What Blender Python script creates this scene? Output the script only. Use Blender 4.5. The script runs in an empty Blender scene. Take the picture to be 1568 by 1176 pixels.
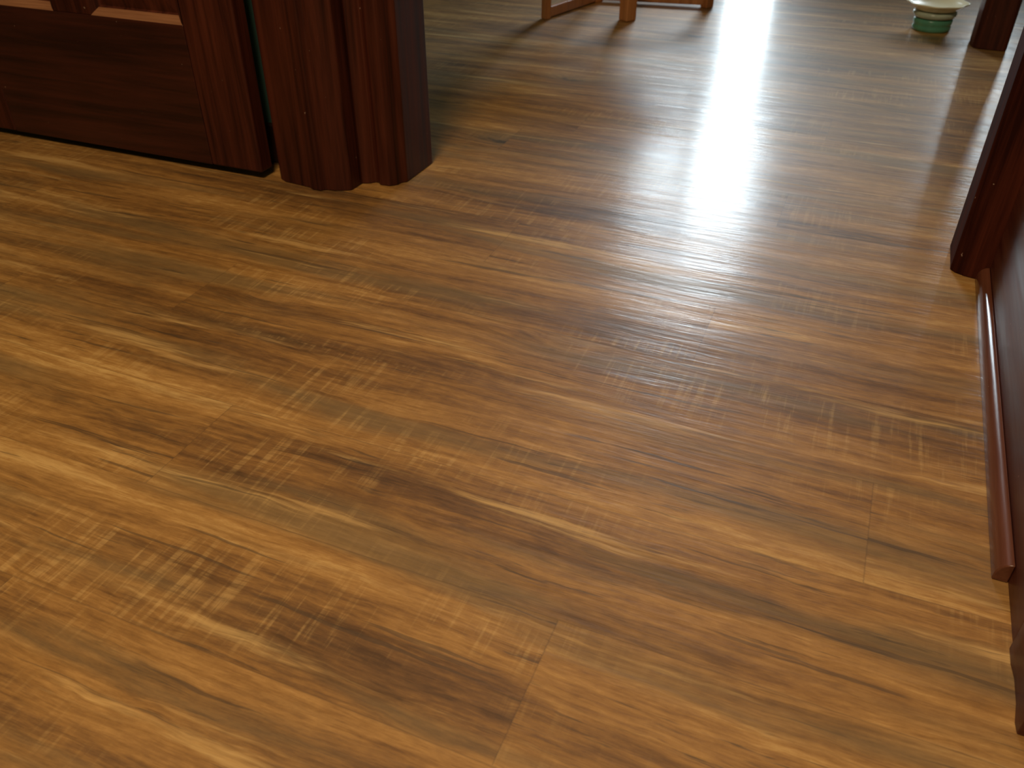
import bpy, bmesh, math, random
from mathutils import Vector, Matrix
random.seed(4)
H=0.62
scene=bpy.context.scene
scene.view_settings.view_transform='Standard'
scene.view_settings.look='None'

# ---------------------------------------------------------------- node helpers
class NT:
    def __init__(s,name):
        s.m=bpy.data.materials.new(name); s.m.use_nodes=True
        s.t=s.m.node_tree; s.b=s.t.nodes['Principled BSDF']
    def n(s,typ,**k):
        x=s.t.nodes.new(typ)
        for a,v in k.items(): setattr(x,a,v)
        return x
    def put(s,sock,v):
        if isinstance(v,bpy.types.NodeSocket): s.t.links.new(v,sock)
        else: sock.default_value=v
    def math(s,op,a,b=None,c=None,clamp=False):
        x=s.n('ShaderNodeMath',operation=op); x.use_clamp=clamp
        s.put(x.inputs[0],a)
        if b is not None: s.put(x.inputs[1],b)
        if c is not None: s.put(x.inputs[2],c)
        return x.outputs[0]
    def add(s,a,b): return s.math('ADD',a,b)
    def mul(s,a,b): return s.math('MULTIPLY',a,b)
    def vmul(s,v,sc):
        x=s.n('ShaderNodeVectorMath',operation='MULTIPLY'); s.put(x.inputs[0],v); x.inputs[1].default_value=sc
        return x.outputs[0]
    def noise(s,v,sc=(1,1,1),detail=3,rough=.55,dist=0.0):
        x=s.n('ShaderNodeTexNoise'); s.put(x.inputs['Vector'],s.vmul(v,sc))
        x.inputs['Scale'].default_value=1; x.inputs['Detail'].default_value=detail
        x.inputs['Roughness'].default_value=rough; x.inputs['Distortion'].default_value=dist
        return x.outputs['Fac']
    def rng(s,v,a,b,c=0.0,d=1.0,smooth=False):
        x=s.n('ShaderNodeMapRange'); x.clamp=True
        if smooth: x.interpolation_type='SMOOTHSTEP'
        s.put(x.inputs[0],v); x.inputs[1].default_value=a; x.inputs[2].default_value=b
        x.inputs[3].default_value=c; x.inputs[4].default_value=d
        return x.outputs[0]
    def ramp(s,v,stops):
        x=s.n('ShaderNodeValToRGB'); s.put(x.inputs[0],v); e=x.color_ramp.elements
        while len(e)<len(stops): e.new(.5)
        for i,(p,c) in enumerate(stops): e[i].position=p; e[i].color=(*c,1)
        return x.outputs[0]
    def mix(s,f,a,b,mode='MIX'):
        x=s.n('ShaderNodeMix',data_type='RGBA',blend_type=mode)
        s.put(x.inputs[0],f)
        for sock,v in ((x.inputs[6],a),(x.inputs[7],b)):
            if isinstance(v,tuple): sock.default_value=(*v,1)
            else: s.put(sock,v)
        return x.outputs[2]
    def bump(s,h,strength,dist):
        x=s.n('ShaderNodeBump'); x.inputs['Strength'].default_value=strength; x.inputs['Distance'].default_value=dist
        s.put(x.inputs['Height'],h); s.t.links.new(x.outputs[0],s.b.inputs['Normal'])
    def set(s,**k):
        for a,v in k.items(): s.put(s.b.inputs[a.replace('_',' ')],v)

def objco(N): return N.n('ShaderNodeTexCoord').outputs['Object']

# ---------------------------------------------------------------- materials
def mat_floor():
    N=NT('wood_plank_vinyl')
    co=objco(N)
    at=N.n('ShaderNodeAttribute',attribute_name='plank')
    off=N.vmul(at.outputs['Color'],(23.0,17.0,9.0))
    def vadd(a,b):
        x=N.n('ShaderNodeVectorMath',operation='ADD'); N.put(x.inputs[0],a); N.put(x.inputs[1],b); return x.outputs[0]
    P0=vadd(co,off)
    sep=N.n('ShaderNodeSeparateColor'); N.put(sep.inputs[0],at.outputs['Color'])
    # knots: sparse cells
    vo=N.n('ShaderNodeTexVoronoi'); N.put(vo.inputs['Vector'],N.vmul(P0,(2.6,7.4,1))); vo.inputs['Scale'].default_value=1
    vo.inputs['Randomness'].default_value=.7
    kd=vo.outputs['Distance']
    vs=N.n('ShaderNodeSeparateColor'); N.put(vs.inputs[0],vo.outputs['Color'])
    sel=N.rng(vs.outputs[0],.48,.50,0,1)
    kinf=N.mul(N.rng(kd,0.0,.34,1,0,True),sel)
    w1=N.mul(N.math('SUBTRACT',N.noise(co,(1.3,4,1),2),.5),.050)
    w2=N.mul(kinf,.026)
    w3=N.mul(N.math('SUBTRACT',N.noise(P0,(14,30,1),2),.5),.008)
    wy=N.add(N.add(w1,w2),w3)
    cx=N.n('ShaderNodeCombineXYZ'); N.put(cx.inputs[1],wy)
    P=vadd(P0,cx.outputs[0]); Q=vadd(co,cx.outputs[0])
    S=N.noise(Q,(.9,15,1),3,.5)
    A=N.noise(P,(2.8,44,1),7,.68,.2)
    B=N.noise(P,(13,140,1),5,.74)
    C=N.noise(P,(50,500,1),2,.6)
    mott=N.noise(P,(38,70,1),5,.72)
    blot=N.noise(co,(1.7,6,1),3,.5)
    v=N.mul(S,.26)
    for x,k in((A,.30),(B,.24),(C,.08),(mott,.12)): v=N.add(v,N.mul(x,k))
    v=N.add(v,N.mul(N.math('SUBTRACT',blot,.5),.26))
    v=N.add(v,N.mul(N.math('SUBTRACT',sep.outputs[0],.5),.028))
    col=N.ramp(v,[(.37,(.100,.044,.013)),(.44,(.190,.083,.021)),(.50,(.300,.135,.031)),(.56,(.425,.205,.052)),(.64,(.64,.37,.120))])
    # greyish-olive zones
    gz=N.rng(N.noise(Q,(1.4,14,1),3),.48,.68,0,.62,True)
    col=N.mix(gz,col,(.180,.112,.045))
    # bright straw streaks
    bs=N.rng(N.noise(Q,(1.6,27,1),6,.66),.57,.70,0,.66,True)
    col=N.mix(bs,col,(.70,.41,.14))
    # saw marks running across the grain, broken up by it
    saw=N.rng(N.noise(P0,(125,8,1),3,.6),.50,.66,0,1,True)
    sm=N.mul(N.rng(N.noise(P0,(2.6,9,1),2),.48,.68,0,1,True),N.rng(B,.36,.56,.15,1))
    sawm=N.mul(saw,sm)
    col=N.mix(N.mul(sawm,.38),col,(.64,.38,.13))
    # dark dashes
    dn=N.rng(N.noise(P,(9,160,1),4,.65),.56,.67,0,1,True)
    dm=N.rng(N.noise(P0,(2.4,13,1),3),.47,.62,0,1,True)
    dash=N.mul(dn,dm)
    col=N.mix(N.mul(dash,.66),col,(.060,.037,.018))
    cr=N.rng(N.noise(P,(2.4,105,1),2,.5),.66,.70,0,.55,True)
    col=N.mix(cr,col,(.066,.038,.018))
    # knots colour
    kn=N.add(kd,N.mul(N.math('SUBTRACT',N.noise(P,(26,80,1),4,.65),.5),.42))
    kh=N.mul(N.rng(kn,.05,.34,1,0,True),sel)
    col=N.mix(N.mul(kh,.40),col,(.155,.098,.042))
    kc=N.mul(N.rng(kn,.00,.10,1,0,True),sel)
    col=N.mix(N.mul(kc,.82),col,(.050,.034,.019))
    # seams
    uv=N.n('ShaderNodeUVMap',uv_map='plank_uv'); su=N.n('ShaderNodeSeparateXYZ'); N.put(su.inputs[0],uv.outputs[0])
    e1=N.math('MINIMUM',su.outputs[1],N.math('SUBTRACT',.1494,su.outputs[1]))
    e2=N.math('MINIMUM',su.outputs[0],N.math('SUBTRACT',1.22,su.outputs[0]))
    e=N.math('MINIMUM',e1,e2)
    seam=N.rng(e,.0002,.0012,1,0,True)
    col=N.mix(N.mul(seam,.30),col,(.08,.040,.016))
    N.set(Base_Color=col)
    r=N.add(N.rng(B,.3,.7,.44,.56),N.mul(blot,.06))
    N.set(Roughness=r)
    N.set(IOR=1.5)
    N.b.inputs['Specular IOR Level'].default_value=.42
    N.b.inputs['Coat Weight'].default_value=.45
    N.put(N.b.inputs['Coat Roughness'],N.rng(A,.3,.7,.15,.26))
    N.b.inputs['Coat IOR'].default_value=1.5
    h=N.add(N.mul(N.noise(co,(2.8,44,1),4,.6),.6),N.mul(N.noise(co,(12,130,1),3,.6),.7))
    h=N.add(h,N.mul(N.noise(co,(3,16,1),2),2.0))
    x=N.n('ShaderNodeBump'); x.inputs['Strength'].default_value=.58; x.inputs['Distance'].default_value=.0013
    N.put(x.inputs['Height'],h); N.put(N.b.inputs['Normal'],x.outputs[0]); N.put(N.b.inputs['Coat Normal'],x.outputs[0])
    return N.m

def mat_wood(name,dark,mid,axis='Z',rough=.35,chips=True,spec=.5):
    N=NT(name); co=objco(N)
    sc={'Z':(42,42,1.8),'X':(1.8,42,42),'Y':(42,1.8,42)}[axis]
    a=N.noise(co,sc,5,.65,.5); b=N.noise(co,tuple(x*4 for x in sc),3,.6)
    big=N.noise(co,(3,3,2.2),2)
    v=N.add(N.add(N.mul(a,.55),N.mul(b,.2)),N.mul(big,.25))
    col=N.ramp(v,[(.40,dark),(.60,mid)])
    if chips:
        c=N.rng(N.noise(co,(150,150,100),2),.76,.775,0,.75)
        col=N.mix(c,col,(.42,.27,.2))
    N.set(Base_Color=col,Roughness=N.rng(a,.3,.7,rough-.06,rough+.1))
    N.b.inputs['Specular IOR Level'].default_value=spec
    N.bump(v,.3,.001)
    return N.m

def mat_plain(name,c,rough=.6,var=.12,scale=9,**k):
    N=NT(name); co=objco(N)
    n=N.noise(co,(scale,scale,scale),4)
    d=tuple(x*(1-var) for x in c); l=tuple(min(1,x*(1+var)) for x in c)
    cc=N.ramp(n,[(.35,d),(.65,l)])
    N.set(Base_Color=cc,Roughness=rough)
    for a,v in k.items():
        if a=='emit': N.put(N.b.inputs['Emission Color'],cc); N.b.inputs['Emission Strength'].default_value=v
        else: N.put(N.b.inputs[a.replace('_',' ')],v)
    N.bump(N.noise(co,(scale*20,)*3,2),.1,.001)
    return N.m

M_floor=mat_floor()
M_mah=mat_wood('mahogany_stain',(.026,.0052,.0028),(.096,.020,.0088),'Z',.42,spec=.22)
M_mahX=mat_wood('mahogany_stain_rail',(.022,.0045,.003),(.068,.0125,.006),'X',.32,spec=.45)
M_led=mat_wood('mahogany_lit_ledge',(.18,.065,.026),(.38,.16,.07),'X',.4)  # light caught by the upward-facing ledge, painted in as a paler colour
M_mahJ=mat_wood('mahogany_stain_jamb',(.024,.0052,.003),(.090,.019,.009),'Z',.68,spec=.04)
M_mahY=mat_wood('mahogany_stain_base',(.055,.013,.008),(.120,.030,.016),'Y',.36,spec=.35)
M_shoe=mat_wood('shoe_moulding_wood',(.095,.029,.015),(.165,.054,.027),'Y',.18)
M_oak=mat_wood('chair_wood',(.30,.10,.028),(.50,.19,.06),'Z',.4,False)
M_teal=mat_plain('teal_wall_paint',(.08,.16,.13),.75,.05)
M_ceil=mat_plain('ceiling_plaster',(.6,.57,.5),.85,.04)
M_white=mat_plain('white_frame_paint',(.65,.66,.62),.5,.04)
M_brass=mat_plain('aged_brass',(.45,.30,.12),.3,.1,Metallic=1.0)
M_green=mat_plain('green_glazed_ceramic',(.10,.28,.17),.25,.1,20)
M_glassy=mat_plain('pale_green_ceramic',(.46,.50,.38),.2,.1,20)
M_cer=mat_plain('cream_glazed_ceramic',(.90,.80,.55),.25,.04,20)
M_dark=mat_plain('dark_baseboard_paint',(.03,.010,.006),.5,.1)
M_haze=mat_plain('haze_glow_panel',(.70,.74,.62),.9,.05,6,emit=.28)  # weak emission, added to lay a greyish haze on the far floor

# ---------------------------------------------------------------- mesh helpers
def finish(bm,name,mats,bevel=0,parent=None,smooth=False,seg=2):
    bmesh.ops.recalc_face_normals(bm,faces=bm.faces)
    me=bpy.data.meshes.new(name); bm.to_mesh(me); bm.free()
    for m in (mats if isinstance(mats,(list,tuple)) else [mats]): me.materials.append(m)
    ob=bpy.data.objects.new(name,me); scene.collection.objects.link(ob)
    if smooth:
        for p in me.polygons: p.use_smooth=True
    if bevel:
        md=ob.modifiers.new('bevel','BEVEL'); md.width=bevel; md.segments=seg; md.limit_method='ANGLE'
        md.harden_normals=True
        for p in me.polygons: p.use_smooth=True
    if parent: ob.parent=parent
    return ob
def box(bm,x0,x1,y0,y1,z0,z1,mi=0):
    vs=[bm.verts.new(p) for p in [(x0,y0,z0),(x1,y0,z0),(x1,y1,z0),(x0,y1,z0),(x0,y0,z1),(x1,y0,z1),(x1,y1,z1),(x0,y1,z1)]]
    for f in [(0,3,2,1),(4,5,6,7),(0,1,5,4),(1,2,6,5),(2,3,7,6),(3,0,4,7)]:
        bm.faces.new([vs[i] for i in f]).material_index=mi
def prism(bm,pts,z0,z1,mi=0):
    a=[bm.verts.new((x,y,z0)) for x,y in pts]; b=[bm.verts.new((x,y,z1)) for x,y in pts]
    n=len(pts)
    bm.faces.new(a[::-1]).material_index=mi; bm.faces.new(b).material_index=mi
    for i in range(n): bm.faces.new([a[i],a[(i+1)%n],b[(i+1)%n],b[i]]).material_index=mi
def beam(bm,p0,p1,w0,w1=None,h0=None,h1=None,mi=0):
    w1=w0 if w1 is None else w1; h0=w0 if h0 is None else h0; h1=h0 if h1 is None else h1
    p0=Vector(p0);p1=Vector(p1); d=(p1-p0).normalized()
    up=Vector((0,0,1)) if abs(d.z)<.8 else Vector((.55,.83,0)).normalized()
    s=d.cross(up).normalized(); u=s.cross(d)
    r=[]
    for p,w,h in((p0,w0,h0),(p1,w1,h1)):
        r.append([bm.verts.new(p+s*w/2*a+u*h/2*b) for a,b in((-1,-1),(1,-1),(1,1),(-1,1))])
    bm.faces.new(r[0][::-1]).material_index=mi; bm.faces.new(r[1]).material_index=mi
    for i in range(4): bm.faces.new([r[0][i],r[0][(i+1)%4],r[1][(i+1)%4],r[1][i]]).material_index=mi
def lathe(bm,prof,c,mi=0,n=48,scallop=0):
    rings=[]
    for r,z,*q in prof:
        k=q[0] if q else 0
        rings.append([bm.verts.new((c[0]+(r+k*scallop*math.cos(8*2*math.pi*i/n))*math.cos(2*math.pi*i/n),
                                    c[1]+(r+k*scallop*math.cos(8*2*math.pi*i/n))*math.sin(2*math.pi*i/n),c[2]+z)) for i in range(n)])
    for a,b in zip(rings,rings[1:]):
        for i in range(n): bm.faces.new([a[i],a[(i+1)%n],b[(i+1)%n],b[i]]).material_index=mi
    bm.faces.new(rings[0][::-1]).material_index=mi; bm.faces.new(rings[-1]).material_index=mi
def empty(name,loc=(0,0,0)):
    e=bpy.data.objects.new(name,None); scene.collection.objects.link(e); e.location=loc; e.empty_display_size=.1
    return e

# ---------------------------------------------------------------- floor planks
X0,X1,Y0,Y1=-3.2,1.6,-1.5,4.6
W=.1494; L=1.22; YB=.471
bm=bmesh.new(); uvl=bm.loops.layers.uv.new('plank_uv'); cl=bm.loops.layers.float_color.new('plank')
fix={-1:-.15,0:-.62,1:.10,2:-.84,3:-1.35,4:-.49,5:-1.0,6:-.09,7:-.66}
k0=math.floor((Y0-YB)/W); k1=math.ceil((Y1-YB)/W)
for k in range(k0,k1):
    ya=YB+k*W; yb=ya+W
    o=fix.get(k,random.uniform(0,L)); o=o-math.ceil((o-X0)/L)*L
    x=o
    while x<X1:
        c=(random.random(),random.random(),random.random(),1)
        xa,xb=max(x,X0),min(x+L,X1); y_a,y_b=max(ya,Y0),min(yb,Y1)
        if xb>xa and y_b>y_a:
            f=bm.faces.new([bm.verts.new(p) for p in((xa,y_a,0),(xb,y_a,0),(xb,y_b,0),(xa,y_b,0))])
            for l in f.loops:
                l[uvl].uv=(l.vert.co.x-x,l.vert.co.y-ya); l[cl]=c
        x+=L
box(bm,X0,X1,Y0,Y1,-.06,-.002)
finish(bm,'floor',M_floor)

# ---------------------------------------------------------------- shell
def wall(name,*b,mat=M_teal):
    bm=bmesh.new(); box(bm,*b); return finish(bm,name,mat)
ZC=2.4
wall('wall_partition',-3.2,-.80,1.30,1.40,0,ZC)
wall('wall_header',-.80,.236,1.30,1.40,2.08,ZC)
wall('wall_right',.236,.336,-1.5,1.30,0,ZC)
wall('wall_right_far',.64,.74,1.40,4.40,0,ZC)
wall('wall_return',.236,.74,1.3005,1.40,0,ZC)
wall('wall_left',-3.3,-3.2,-1.5,4.5,0,ZC)
wall('wall_back',-3.3,.336,-1.6,-1.5,0,ZC)
wall('ceiling',-3.3,.74,-1.6,4.5,ZC,ZC+.08,mat=M_ceil)
DX0,DX1=-1.16,-.34
WX0,WX1,WZ0,WZ1=-.22,.60,.45,1.75
bm=bmesh.new()
box(bm,-3.2,DX0,4.40,4.50,0,ZC); box(bm,DX1,WX0,4.40,4.50,0,ZC); box(bm,DX0,DX1,4.40,4.50,2.03,ZC)
box(bm,WX1,.64,4.40,4.50,0,ZC); box(bm,WX0,WX1,4.40,4.50,0,WZ0); box(bm,WX0,WX1,4.40,4.50,WZ1,ZC)
finish(bm,'wall_far',M_teal)
wn=empty('window_1')
bm=bmesh.new()
box(bm,WX0,WX1,4.42,4.46,WZ0,WZ0+.04); box(bm,WX0,WX1,4.42,4.46,WZ1-.04,WZ1)
box(bm,WX0,WX0+.04,4.42,4.46,WZ0+.04,WZ1-.04); box(bm,WX1-.04,WX1,4.42,4.46,WZ0+.04,WZ1-.04)
finish(bm,'frame',M_white,.003,wn)
bm=bmesh.new(); box(bm,WX0+.04,.33,4.435,4.437,WZ0+.04,WZ1-.04); finish(bm,'added_glow_panel',M_haze,0,wn)  # unseen glowing sheet, added for its reflection in the floor
def daylight(name,parent,x0,x1,z0,z1,y,Lr,color):
    ld=bpy.data.lights.new('daylight','AREA'); ld.shape='RECTANGLE'; ld.size=x1-x0; ld.size_y=z1-z0
    ld.spread=math.radians(110)
    ld.energy=Lr*math.pi*ld.size*ld.size_y*.42; ld.color=color
    lo=bpy.data.objects.new(name,ld); scene.collection.objects.link(lo)
    lo.location=((x0+x1)/2,y,(z0+z1)/2); lo.rotation_euler=(math.radians(-90),0,0); lo.parent=parent
daylight('daylight_gap',wn,.36,.56,WZ0+.04,1.15,4.437,12,(.80,.93,1.0))
d2=empty('door_2',(0,0,0))
panes=[(-.72,-.51,.14,.82),(-1.10,-.45,1.02,1.46),(-.96,-.62,1.70,1.92)]
bm=bmesh.new()
ya,yb=4.425,4.465
box(bm,DX0,DX1,ya,yb,0,panes[0][2])
for p,q in zip(panes,panes[1:]): box(bm,DX0,DX1,ya,yb,p[3],q[2])
box(bm,DX0,DX1,ya,yb,panes[2][3],2.03)
for p in panes:
    box(bm,DX0,p[0],ya,yb,p[2],p[3]); box(bm,p[1],DX1,ya,yb,p[2],p[3])
finish(bm,'slab',M_mah,0,d2)
LW=[14,48,30]
for i,p in enumerate(panes):
    daylight('daylight_pane_%d'%(i+1),d2,*p,4.42,LW[i],(.78,.92,1.0))

# ---------------------------------------------------------------- door casing at partition end
bm=bmesh.new()
fp=[(-.971,1.299),(-.971,1.222),(-.955,1.214),(-.900,1.209),(-.889,1.203),(-.872,1.203),(-.866,1.211),(-.850,1.213),(-.832,1.221),(-.822,1.228),(-.820,1.262),(-.806,1.268),(-.800,1.276),(-.795,1.276),(-.786,1.268),(-.768,1.270),(-.757,1.280),(-.755,1.292),(-.747,1.300),(-.746,1.401),(-.799,1.401),(-.799,1.299)]
prism(bm,fp,0,2.08)
finish(bm,'trim_1',M_mah,.0025)
bm=bmesh.new(); box(bm,-3.2,-.9715,1.285,1.2995,0,.075); finish(bm,'baseboard_left',M_dark,.003)

# right casing
bm=bmesh.new()
fp=[(.177,1.402),(.177,1.335),(.1765,1.318),(.183,1.310),(.196,1.303),(.213,1.2995),(.2355,1.299),(.2355,1.402)]
prism(bm,fp,0,2.08); finish(bm,'trim_2',M_mahJ,.002)
# baseboard on right wall
bm=bmesh.new()
prof=[(.2355,0),(.2255,0),(.2255,.145),(.229,.160),(.233,.168),(.2355,.175)]
def extY(bm,prof,y0,y1):
    a=[bm.verts.new((x,y0,z)) for x,z in prof]; b=[bm.verts.new((x,y1,z)) for x,z in prof]; n=len(prof)
    bm.faces.new(a); bm.faces.new(b[::-1])
    for i in range(n): bm.faces.new([a[i],a[(i+1)%n],b[(i+1)%n],b[i]])
extY(bm,prof,.60,1.2985); finish(bm,'baseboard_right',M_mahY,.001)
bm=bmesh.new()
n=10
prof=[(.2252,0.0),(.211,0.0)]+[(.2252-.0142*math.cos(t*math.pi/2/n),.006+.017*math.sin(t*math.pi/2/n)) for t in range(0,n+1)]
extY(bm,prof,.672,1.298); finish(bm,'trim_3',M_shoe,.0015)
bm=bmesh.new()
prism(bm,[(.2355,.505),(.2235,.505),(.2225,.515),(.2245,.535),(.2245,.560),(.2225,.575),(.2225,.592),(.2255,.598),(.2355,.598)],0,2.08)
finish(bm,'trim_4',M_mahY,.001)
bm=bmesh.new()
prism(bm,[(.320,2.80),(.232,2.80),(.230,2.745),(.236,2.715),(.252,2.705),(.312,2.700),(.320,2.706)],0,ZC)
finish(bm,'trim_5',M_mah,.003)

# ---------------------------------------------------------------- panel door
def panel_door():
    root=empty('door_1',(-.998,1.205,0))
    w=.715; t=.035; z0=.014
    st=.112; pw=.2015; mu=w-2*st-2*pw
    xs=[-w,-w+st,-w+st+pw,-w+st+pw+mu,-st,0]
    rails=[(z0,.262),(.80,.96),(1.36,1.46),(1.90,2.02)]
    bm=bmesh.new()
    box(bm,-w,-w+st,0,t,z0,2.02); box(bm,-st,0,0,t,z0,2.02)
    finish(bm,'stiles',M_mah,.004,root,seg=3)
    bm=bmesh.new()
    for a,b in rails: box(bm,-w+st,-st,.0006,t-.0006,a,b)
    finish(bm,'rails',M_mahX,.0015,root)
    bm=bmesh.new()
    for a,b in zip(rails,rails[1:]): box(bm,xs[2],xs[3],.0006,t-.0006,a[1],b[0])
    finish(bm,'muntins',M_mah,.0015,root)
    bm=bmesh.new()
    for (a,b) in zip(rails,rails[1:]):
        for xa,xb in((xs[1],xs[2]),(xs[3],xs[4])):
            za,zb=a[1],b[0]
            for sgn in(0,1):
                y=lambda v: v if sgn==0 else t-v
                def ring(ins,d): return [bm.verts.new(p) for p in((xa+ins,y(d),za+ins),(xb-ins,y(d),za+ins),(xb-ins,y(d),zb-ins),(xa+ins,y(d),zb-ins))]
                R=[ring(0,.001),ring(.004,.003),ring(.013,.011),ring(.016,.014),ring(.045,.009)]
                for i,(r1,r2) in enumerate(zip(R,R[1:])):
                    for j in range(4):
                        f=bm.faces.new([r1[j],r1[(j+1)%4],r2[(j+1)%4],r2[j]])
                        f.material_index=1 if (i<2 and j==0) else 0  # only the bottom bevel takes the painted-in lit colour
                bm.faces.new(R[-1])
    finish(bm,'panels',[M_mah,M_led],0,root)
    bm=bmesh.new()
    pr=[(.028,0),(.028,.004),(.012,.008),(.010,.025),(.022,.034),(.027,.045),(.024,.056),(.012,.062)]
    lathe(bm,pr,(0,0,0),0,32)
    k=finish(bm,'knob',M_brass,0,root,True); k.rotation_euler=(math.radians(90),0,0); k.location=(-.06,0,.90)
    root.rotation_euler=(0,0,math.radians(.6))
    return root
panel_door()

# ---------------------------------------------------------------- chair
ch=empty('dining_chair',(-.74,2.75,0))
A=(-.955,2.575);B=(-.722,2.655);C=(-.535,2.915);D=(-.885,2.86)
def rel(p,z): return (p[0]+.74,p[1]-2.75,z)
c=Vector(((A[0]+B[0]+C[0]+D[0])/4,(A[1]+B[1]+C[1]+D[1])/4))
def inn(p,k): return (c.x+(p[0]-c.x)*k,c.y+(p[1]-c.y)*k)
bm=bmesh.new()
for p,w in((A,.026),(B,.044)):
    beam(bm,rel(p,0),rel(inn(p,.97),.43),w*.85,w*1.1)
finish(bm,'front_legs',M_oak,.003,ch)
bm=bmesh.new()
for p in(C,D):
    beam(bm,rel(p,0),rel(inn(p,.97),.45),.030,.034)
    q=inn(p,.97); beam(bm,rel(q,.45),rel((q[0]+.0,q[1]+.09),.92),.034,.024)
finish(bm,'rear_legs',M_oak,.003,ch)
bm=bmesh.new()
beam(bm,rel(A,.018),rel(D,.018),.016,.016,.030)
beam(bm,rel(D,.022),rel(C,.022),.016,.016,.030)
beam(bm,rel(inn(A,.98),.22),rel(inn(B,.98),.22),.018)
beam(bm,rel(inn(B,.98),.20),rel(inn(C,.98),.20),.018)
for z in(.60,.72,.84):
    t=(z-.45)/.47*.09
    a=inn(D,.97);b=inn(C,.97)
    beam(bm,rel((a[0],a[1]+t),z),rel((b[0],b[1]+t),z),.014,.014,.055)
finish(bm,'rungs_and_slats',M_oak,.003,ch)
bm=bmesh.new()
prism(bm,[tuple(rel(inn(p,1.09),0)[:2]) for p in(A,B,C,D)],.43,.46)
finish(bm,'seat',M_oak,.008,ch)

# ---------------------------------------------------------------- pet bowl
pb=empty('pet_bowl',(.128,2.885,0))
bm=bmesh.new()
lathe(bm,[(.048,0),(.052,.004),(.053,.012),(.050,.016),(.053,.020),(.053,.030),(.050,.034)],(0,0,0),0)
finish(bm,'green_base',M_green,0,pb,True)
bm=bmesh.new()
lathe(bm,[(.046,.034),(.056,.038),(.060,.046),(.058,.052),(.050,.054)],(0,0,0),0)
finish(bm,'glass_ring',M_glassy,0,pb,True)
bm=bmesh.new()
lathe(bm,[(.048,.054),(.060,.058),(.074,.068),(.082,.074,1),(.084,.077,1),(.080,.077,1),(.068,.070),(.050,.062),(.010,.060)],(0,0,0),0,64,.003)
finish(bm,'dish',M_cer,0,pb,True)

# ---------------------------------------------------------------- ceiling lamp (behind the photographer)
def ceil_lamp(name,loc,power,color,size=.38):
    r=empty(name,loc)
    bm=bmesh.new(); lathe(bm,[(size*.52,0),(size*.52,-.02),(size*.50,-.03)],(0,0,0)); finish(bm,'base',M_white,0,r,True)
    ld=bpy.data.lights.new(name+'_light','AREA'); ld.shape='DISK'; ld.size=size; ld.energy=power; ld.color=color
    o=bpy.data.objects.new('lamp',ld); scene.collection.objects.link(o); o.location=(0,0,-.045); o.parent=r
ceil_lamp('ceiling_lamp',(-.36,-.20,ZC),46,(1,.79,.52),.66)

w=bpy.data.worlds.new('World'); scene.world=w; w.use_nodes=True
w.node_tree.nodes['Background'].inputs[0].default_value=(.7,.85,1,1); w.node_tree.nodes['Background'].inputs[1].default_value=.3

# ---------------------------------------------------------------- camera
cd=bpy.data.cameras.new('camera'); cam=bpy.data.objects.new('camera',cd); scene.collection.objects.link(cam)
cd.sensor_width=36; cd.lens=36*1300/1568; cd.clip_start=.01
cd.dof.use_dof=True; cd.dof.focus_distance=.95; cd.dof.aperture_fstop=10
cam.location=(0,0,H); cam.rotation_euler=(math.radians(90-36),0,math.radians(22.5))
scene.camera=cam
